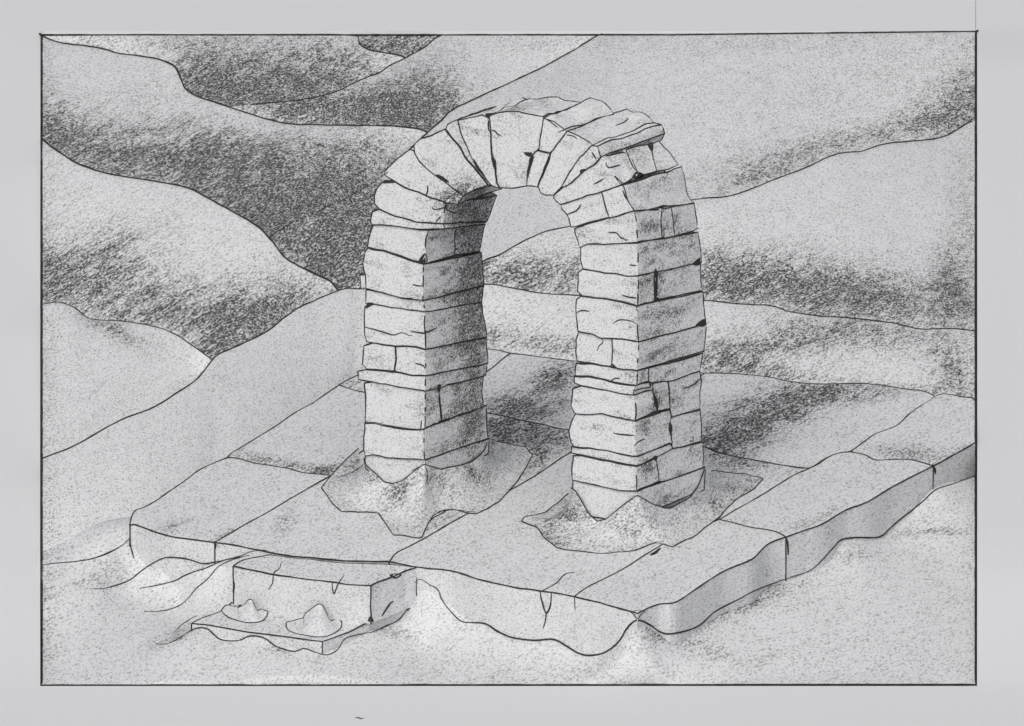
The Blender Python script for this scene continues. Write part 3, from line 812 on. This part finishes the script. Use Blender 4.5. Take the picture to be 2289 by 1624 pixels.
def k2(x, y): return (754.4 + .3906 * x, 670.6 + .3906 * y)
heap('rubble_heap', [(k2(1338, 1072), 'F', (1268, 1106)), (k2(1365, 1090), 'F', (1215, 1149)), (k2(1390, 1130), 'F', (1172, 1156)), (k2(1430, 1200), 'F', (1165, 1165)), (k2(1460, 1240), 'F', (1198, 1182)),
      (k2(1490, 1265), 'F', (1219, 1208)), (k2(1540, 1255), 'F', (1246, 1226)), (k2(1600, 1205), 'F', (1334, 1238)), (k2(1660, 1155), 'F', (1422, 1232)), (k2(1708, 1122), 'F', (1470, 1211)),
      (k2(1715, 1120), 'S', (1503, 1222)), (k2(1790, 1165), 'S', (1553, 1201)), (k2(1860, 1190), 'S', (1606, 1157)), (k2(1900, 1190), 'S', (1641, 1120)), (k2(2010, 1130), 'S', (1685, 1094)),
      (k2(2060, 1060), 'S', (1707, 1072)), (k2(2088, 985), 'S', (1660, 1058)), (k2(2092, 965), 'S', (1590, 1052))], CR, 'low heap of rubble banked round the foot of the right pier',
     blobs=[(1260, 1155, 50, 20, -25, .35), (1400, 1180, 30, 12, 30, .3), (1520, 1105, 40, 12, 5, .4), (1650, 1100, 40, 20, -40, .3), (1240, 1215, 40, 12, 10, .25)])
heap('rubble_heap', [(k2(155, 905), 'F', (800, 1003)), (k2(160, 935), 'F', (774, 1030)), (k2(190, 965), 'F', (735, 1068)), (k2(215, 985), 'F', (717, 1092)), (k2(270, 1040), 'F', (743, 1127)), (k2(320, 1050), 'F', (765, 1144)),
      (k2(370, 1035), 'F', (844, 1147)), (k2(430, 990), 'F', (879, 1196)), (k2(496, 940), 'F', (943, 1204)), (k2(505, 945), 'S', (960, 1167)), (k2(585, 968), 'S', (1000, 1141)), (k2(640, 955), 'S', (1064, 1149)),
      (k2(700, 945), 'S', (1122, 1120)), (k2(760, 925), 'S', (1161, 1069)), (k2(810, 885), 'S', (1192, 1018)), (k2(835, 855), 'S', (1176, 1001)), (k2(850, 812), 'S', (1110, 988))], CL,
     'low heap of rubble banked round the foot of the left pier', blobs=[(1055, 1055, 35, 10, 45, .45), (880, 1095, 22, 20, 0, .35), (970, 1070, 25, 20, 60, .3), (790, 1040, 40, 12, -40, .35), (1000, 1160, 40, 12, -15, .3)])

# ------------------------------------------------------------ the fallen block and its base slab
slab('base_slab', C7([(975, 745), (1070, 757), (1170, 775), (1290, 793), (1410, 808), (1530, 825), (1640, 838)]), C7([(1640, 838), (1760, 795), (1880, 740), (1980, 695), (2075, 667)]),
     [(540, 1338), (640, 1336), (760, 1340), (912, 1357)], C7([(975, 745), (1030, 718), (1110, 690), (1180, 640)]), -.9, .4, M_SLAB, [(500, 1385, 30, 8, -20, .15)],
     'thin flat base slab sunk into the ground under the fallen stone block', PS, verts=True, lines='FRL', line=.015)
slab('stone_block', C7([(1185, 455), (1280, 475), (1390, 495), (1530, 515), (1690, 538), (1790, 550), (1885, 552)]), C7([(1885, 552), (1990, 510), (2060, 480), (2120, 462)]),
     [(603, 1240), (660, 1247), (750, 1257), (870, 1262), (932, 1268.3)], C7([(1185, 455), (1240, 425)]) + [(603, 1240)], -.02, .88, M_SLAB, [],
     'long rectangular stone block lying alone in front of the platform, chipped along its top edge', 'stone block', rough=.02)
BF0, BF1 = at_z(521, 1265, -.02), at_z(828, 1308, -.02)
bd = BF1 - BF0; bd.z = 0
BN = Vector((bd.y, -bd.x, 0)).normalized()
def lump(upper, lower, label):
    n, rows = 40, 12
    A = along(resample(upper, 5, wobble=1), n); B = along(resample(lower, 5, wobble=1), n)
    a3 = []
    for x, y in A:
        q = at_plane(x, y, BF0, BN) + BN * .27
        a3.append(q if q.z > -.885 else at_z(x, y, -.885))
    b3 = [at_z(x, y, -.892) for x, y in B]
    R_ = []
    for j in range(rows + 1):
        t = j / rows
        r = []
        for i, (a, b) in enumerate(zip(a3, b3)):
            p = a.lerp(b, t)
            p.z = b.z + (a.z - b.z) * (1 - t) ** .9 + math.sin(math.pi * t) ** 2 * (.03 + .04 * noise.noise(p * 4)) * math.sin(math.pi * i / (n - 1))
            r.append(p)
        R_.append(r)
    m = Mesh()
    m.grid(R_)
    m.tube(R_[0], .014); m.tube(R_[-1], .013)
    c = sum(R_[-1], Vector()) / n
    ob = m.build('earth_mound', [M_EARTH, M_LINE], origin=(c.x, c.y, -.9), smooth=True)
    return tag(ob, label, 'mound', 'earth mounds against the fallen block')
lump(C7([(1125, 680), (1150, 655), (1200, 662), (1260, 640), (1300, 605), (1325, 650), (1345, 685), (1364, 690)]), C7([(1125, 682), (1150, 710), (1220, 738), (1320, 742), (1355, 715), (1364, 692)]), 'smaller earth mound against the left half of the fallen block')
lump(C7([(1455, 745), (1550, 718), (1590, 670), (1652, 632), (1680, 660), (1700, 710), (1738, 740)]), C7([(1455, 747), (1460, 780), (1530, 805), (1650, 815), (1725, 780), (1738, 742)]), 'larger earth mound against the right half of the fallen block')

# ------------------------------------------------------------ lines laid on the surfaces: cracks, joints, drifts
BVH = BVHTree.FromPolygons(SURF_V, SURF_F)
def lay(pts, parent, name, r=.014, lift=.004, step=4, wobble=.8, taper=True):
    runs, cur = [], []
    last = None
    for x, y in resample(pts, step, wobble=wobble):
        hit, nrm, _, d = BVH.ray_cast(CAM, ray(x, y))
        if hit is None: continue
        if nrm.dot(ray(x, y)) > 0: nrm = -nrm
        if last is not None and abs(d - last) > .9:
            runs.append(cur); cur = []
        cur.append(hit + nrm * lift); last = d
    runs.append(cur)
    m = Mesh()
    for c in runs:
        if len(c) > 1: m.tube(c, r, 0, taper=taper)
    if m.v: return m.build(name, [M_LINE], parent=parent, solid=False)
def gap(poly, parent, name='dark_gap'):
    ring = []
    for x, y in resample(poly, 3, closed=True, wobble=.6):
        hit, nrm, _, d = BVH.ray_cast(CAM, ray(x, y))
        if hit is None: continue
        if nrm.dot(ray(x, y)) > 0: nrm = -nrm
        ring.append((hit, nrm))
    near = min((h - CAM).length for h, _ in ring) if ring else 0
    ring = [q for q in ring if (q[0] - CAM).length < near + .5]
    if len(ring) < 3: return
    m = Mesh()
    c = sum((h for h, _ in ring), Vector()) / len(ring)
    cn = sum((q for _, q in ring), Vector()).normalized()
    ci = m.vert(c + cn * .022)
    top = [m.vert(h + q * .012) for h, q in ring]
    low = [m.vert(h - q * .02) for h, q in ring]
    for i in range(len(ring)):
        j = (i + 1) % len(ring)
        m.face((ci, top[i], top[j])); m.face((top[i], low[i], low[j], top[j]))
    return m.build(name, [M_LINE], parent=parent, solid=False)

for p in [C1([(515, 632), (518, 660), (507, 692)]), C1([(880, 315), (905, 322), (915, 338), (935, 345)]), C1([(1195, 255), (1225, 275), (1260, 302)]), C1([(1312, 345), (1345, 350), (1372, 368)]),
          C1([(1455, 440), (1470, 465), (1480, 482)]), C1([(1465, 628), (1500, 608), (1525, 593)]), C1([(1315, 798), (1370, 775), (1395, 742)]), C1([(1548, 905), (1595, 905), (1620, 930), (1650, 945)]),
          C1([(1670, 1088), (1710, 1090)]), C1([(1628, 1260), (1665, 1272), (1712, 1277)]), C1([(540, 752), (555, 770), (620, 757), (632, 735)]), C1([(590, 810), (562, 842)]), C1([(428, 1200), (460, 1208), (490, 1208)]),
          C1([(620, 740), (625, 775), (680, 790)]), C1([(1535, 500), (1550, 530), (1618, 515)]), C1([(1585, 580), (1610, 600), (1640, 645), (1660, 715), (1698, 775)]), C1([(420, 882), (520, 890), (620, 880)]),
          C2([(1368, 75), (1400, 60), (1442, 65)]), C2([(1578, 135), (1610, 115), (1670, 118), (1712, 135)]), C2([(1510, 218), (1522, 240), (1500, 265), (1490, 290)]), C2([(1560, 468), (1590, 448), (1618, 452)]),
          C2([(1578, 762), (1630, 772), (1700, 775)]), C2([(155, 155), (250, 180), (320, 200), (370, 188), (410, 205), (430, 206)]), C2([(418, 178), (470, 188), (500, 190), (570, 160)]), C2([(443, 362), (490, 375), (502, 400)]),
          C2([(480, 690), (476, 742)]), C2([(1700, 840), (1715, 815), (1760, 795)]), C2([(1975, 508), (2030, 490), (2070, 455)]), C2([(1448, 1240), (1490, 1245), (1540, 1252)])]:
    lay(p, arch, 'crack', .015)
for p in [C1([(262, 620), (290, 598), (328, 605), (330, 618), (300, 620)]), C1([(565, 570), (600, 580), (640, 615), (600, 605)]), C1([(780, 480), (812, 530), (845, 580), (800, 530)]), C1([(880, 470), (905, 490), (910, 560), (890, 520)]),
          C1([(845, 225), (885, 222), (868, 245)]), C1([(1065, 445), (1115, 448), (1100, 470)]), C1([(1690, 590), (1712, 555), (1760, 578)]), C1([(1775, 400), (1805, 390), (1800, 440)]), C1([(1390, 545), (1420, 540), (1395, 570)]),
          C1([(465, 1065), (500, 1020), (512, 1066)]), C1([(2030, 1080), (2075, 1045), (2090, 1065), (2060, 1090)]), C1([(155, 1330), (170, 1305), (208, 1308), (175, 1330)]), C1([(1100, 480), (1125, 470), (1100, 560), (1092, 590)]),
          C2([(150, 55), (170, 20), (205, 25), (175, 45)]), C2([(1562, 388), (1572, 365), (1600, 392)]), C2([(1900, 700), (1915, 730), (1906, 780), (1896, 740)]), C2([(2050, 145), (2098, 110), (2098, 150)]), C2([(300, 415), (328, 400), (340, 415)]),
          C2([(360, -8), (430, -12), (420, 0)]), C2([(1805, 1010 - 110), (1830, 895), (1820, 925)]), C2([(1808, 545), (1832, 580), (1830, 635), (1815, 600)]), C2([(660, 668), (760, 635), (700, 665)]), C2([(570, 490), (592, 485), (580, 530)]),
          C1([(1840, 765), (1865, 765), (1855, 790)]), C1([(1850, 930), (1870, 938), (1852, 942)]), C1([(1810, 1125), (1830, 1130), (1825, 1280), (1812, 1285)]), C1([(1810, 1285), (1838, 1275), (1820, 1298)])]:
    gap(p, arch)

by_label = {o.get('label', ''): o for o in COL.objects}
front_slab = next(o for l, o in by_label.items() if 'front edge cracked' in l)
block = next(o for l, o in by_label.items() if 'lying alone' in l)
heapR = next(o for l, o in by_label.items() if 'foot of the right' in l)
heapL = next(o for l, o in by_label.items() if 'foot of the left' in l)
cornerA = next(o for l, o in by_label.items() if 'exposed corner' in l)
lay(C8([(892, 488), (840, 500), (790, 548), (712, 588)]), front_slab, 'crack', .014)
lay(C8([(715, 588), (725, 640), (745, 695), (765, 660), (770, 595)]), front_slab, 'crack', .022)
lay(C8([(747, 690), (740, 735), (728, 772)]), front_slab, 'crack', .015)
lay(C8([(1168, 688), (1190, 704), (1207, 725), (1222, 706), (1245, 686)]), front_slab, 'crack', .014)
lay(C8([(888, 615), (892, 680)]), front_slab, 'crack', .013)
lay(C8([(1178, 690), (1212, 682), (1240, 688)]), front_slab, 'crack', .01)
gap(C8([(1270, 400), (1300, 380), (1340, 348), (1300, 395)]), front_slab)
lay(C7([(660, 330), (670, 380), (682, 418)]), cornerA, 'crack', .014)
lay(C7([(1430, 438), (1422, 470), (1392, 495), (1386, 545), (1365, 575)]), block, 'crack', .014)
lay(C7([(1750, 502), (1725, 540), (1700, 598), (1690, 540)]), block, 'crack', .014)
gap(C7([(1185, 520), (1196, 555), (1184, 620), (1178, 570)]), block)
gap(C7([(1980, 505), (2010, 495), (2042, 500), (2010, 520)]), block)
lay(C7([(1940, 712), (1962, 675), (1985, 645), (2000, 636)]), block, 'crack', .022)
gap(C7([(1872, 735), (1884, 712), (1900, 738)]), block)
lay(C8([(970, 205), (1048, 216)]), heapR, 'crease', .01)
lay(C2([(160, 935), (110, 975), (60, 1000), (0, 1018)]), heapL, 'crease', .012)
lay(C2([(498, 950), (512, 990), (508, 1048)]), heapL, 'crease', .012)
lay(C2([(495, 945), (450, 965), (425, 980)]), heapL, 'crease', .013)
lay([(950, 1190), (960, 1167), (973, 1151), (1000, 1141), (1063, 1145)], heapL, 'crease', .011)
lay([p[:2] for p in L2[2:8]], by_label.get('none') or COL.objects['hill.004'], 'contour_line', .009)
lay(C1([(1590, 292), (1640, 272), (1665, 246)]), arch, 'crack', .014)
lay(C1([(1260, 330), (1340, 300), (1420, 288)]), arch, 'crack', .016)
right_slab = next(o for l, o in by_label.items() if 'free right edge' in l)
lay(C6([(1765, 1375), (1776, 1400), (1778, 1430)]), right_slab, 'crack', .026)
lay(C8([(1962, 310), (1970, 340), (1974, 400)]), right_slab, 'crack', .024)
lay(C7([(1088, 330), (1100, 345), (1090, 380)]), cornerA, 'crack', .022)
# drift lines of the ground
for p, r in [(C7([(212, 452), (320, 440), (430, 428), (500, 410), (570, 380), (630, 345), (660, 312)]), .016), (C7([(475, 572), (540, 568), (655, 530), (720, 480), (800, 430), (860, 412), (950, 420), (1030, 443), (1095, 435), (1215, 408), (1280, 382), (1360, 378)]), .016),
             (C7([(710, 570), (800, 555), (890, 530), (950, 500), (1060, 462), (1130, 430), (1215, 412)]), .015), (C7([(732, 690), (830, 685), (910, 660), (960, 620), (1000, 570), (1060, 520), (1110, 460), (1180, 425), (1270, 402)]), .014),
             (C8([(75, 540), (105, 522), (150, 550), (195, 578), (215, 630), (260, 690), (320, 742), (430, 748), (500, 790), (570, 820), (680, 834), (780, 828), (850, 865), (910, 900), (970, 910), (1040, 895), (1110, 845), (1150, 780), (1190, 738), (1225, 734),
                  (1270, 755), (1320, 788), (1380, 800), (1510, 765), (1600, 690), (1720, 625), (1830, 570), (1990, 512)]), .019),
             ([(1768, 1290), (1810, 1276), (1835, 1255), (1862, 1225), (1880, 1207), (1910, 1202), (1965, 1200), (1990, 1180), (2020, 1155), (2060, 1125), (2092, 1096), (2130, 1082), (2181, 1065)], .018),
             (C7([(885, 795), (940, 745), (1000, 710)]), .011), (C7([(790, 850), (830, 856), (890, 838), (950, 800), (1000, 772), (1060, 778), (1120, 830), (1210, 836), (1270, 812), (1340, 820), (1400, 862), (1440, 880), (1500, 893), (1550, 876), (1600, 895), (1665, 909), (1715, 885), (1750, 828), (1820, 805), (1890, 795)]), .016),
             (C7([(1890, 795), (1960, 765), (2030, 725), (2075, 668)]), .015)]:
    lay(p, ground, 'drift_line', r, wobble=.6)

# ------------------------------------------------------------ border line round the landscape
def edge_run(pts):
    run = []
    for x, y in pts:
        hit, nrm, _, d = BVH.ray_cast(CAM, ray(x, y))
        if hit is not None:
            run.append(hit + Vector((0, -.01, .012)))
    return run
m = Mesh()
path = [at_z(88.5, 76, 1.0)] + edge_run([(x, 79.3 if x < 1500 else 79.3 - (x - 1500) * .0115) for x in np.linspace(94, 2179, 500)]) + [at_z(2186, 68.5, 1.0)]
path += edge_run([(2180.6, y) for y in np.linspace(75, 1527, 700)])
path += [at_z(x, 1532.5 - (x - 90) * .0008, -1.47) for x in np.linspace(2184, 88, 200)]
path += edge_run([(93.4, y) for y in np.linspace(1527, 82, 700)])
m.tube(path, .021, 0, closed=True)
border = m.build('border_line', [M_LINE], origin=(0, 0, 0), solid=False)
tag(border, 'thin dark rectangular border line drawn round the whole landscape', 'border line')

# ------------------------------------------------------------ the paper sheet everything stands on
m = Mesh()
cf = [at_base(90, 1534), at_base(2184, 1533)]
cb = [at_base(90, 77), at_base(2184, 69)]
ya, yb = cf[0].y, max(cb[0].y, cb[1].y) - .05
ys = [-70, -45, -32] + list(np.linspace(-30, ya - .3, 30)) + list(np.linspace(ya, yb, 90)) + [yb + 1, yb + 3, 40, 80, 130]
ins = lambda y: 0 if y < ya - 1e-6 or y > yb + 1e-6 else 1
xl = lambda y: float(np.interp(y, [ya, yb], [cf[0].x, cb[0].x]))
xr = lambda y: float(np.interp(y, [ya, yb], [cf[1].x, cb[1].x]))
# the sheet is sunk under the landscape it carries
for side in ('L', 'M', 'R'):
    rows = []
    for y in ys:
        a, b = {'L': (-60, xl(y)), 'M': (xl(y), xr(y)), 'R': (xr(y), 60)}[side]
        rise = .22 * max(0, min(1, (y - ya) / 5, (yb - y) / 3)) if side == 'R' else 0
        rows.append([Vector((a + (b - a) * i / 12, y, zbase(y) + rise)) for i in range(13)])
    if side == 'M':
        m.grid([r for r, y in zip(rows, ys) if y <= ya + 1e-6])
        m.grid([r for r, y in zip(rows, ys) if y >= yb - 1e-6])
        pit = [[p - Vector((0, 0, 2.2)) for p in r] for r, y in zip(rows, ys) if ya - 1e-6 <= y <= yb + 1e-6]
        rim = [r for r, y in zip(rows, ys) if ya - 1e-6 <= y <= yb + 1e-6]
        m.grid(pit)
        m.grid([rim[0], pit[0]]); m.grid([rim[-1], pit[-1]])
        m.grid([[r[0] for r in rim], [r[0] for r in pit]]); m.grid([[r[-1] for r in rim], [r[-1] for r in pit]])
    else:
        m.grid(rows)
        inner = [r[0 if side == 'R' else -1] for r in rows]
        m.grid([inner, [p - Vector((0, 0, .6)) for p in inner]])
paper = m.build('paper_sheet', [M_PAPER], origin=(0, 0, zbase(0)))
for pl in paper.data.polygons: pl.use_smooth = abs(pl.normal.z) > .9
tag(paper, kind='structure')
mm = Mesh()
a, b, c, d = at_base(794, 1606, .004), at_base(800, 1605, .006), at_base(806, 1608, .006), at_base(813, 1606, .004)
mm.tube([a, b, c, d], .014, 0, taper=True)
mm.build('pencil_mark', [M_LINE], parent=paper, solid=False)
mm = Mesh()
mm.tube([at_base(2181, y, .003) for y in (-30, 10, 40, 66)], .0035, 0)
mm.build('pencil_mark', [M_LINE], parent=paper, solid=False)
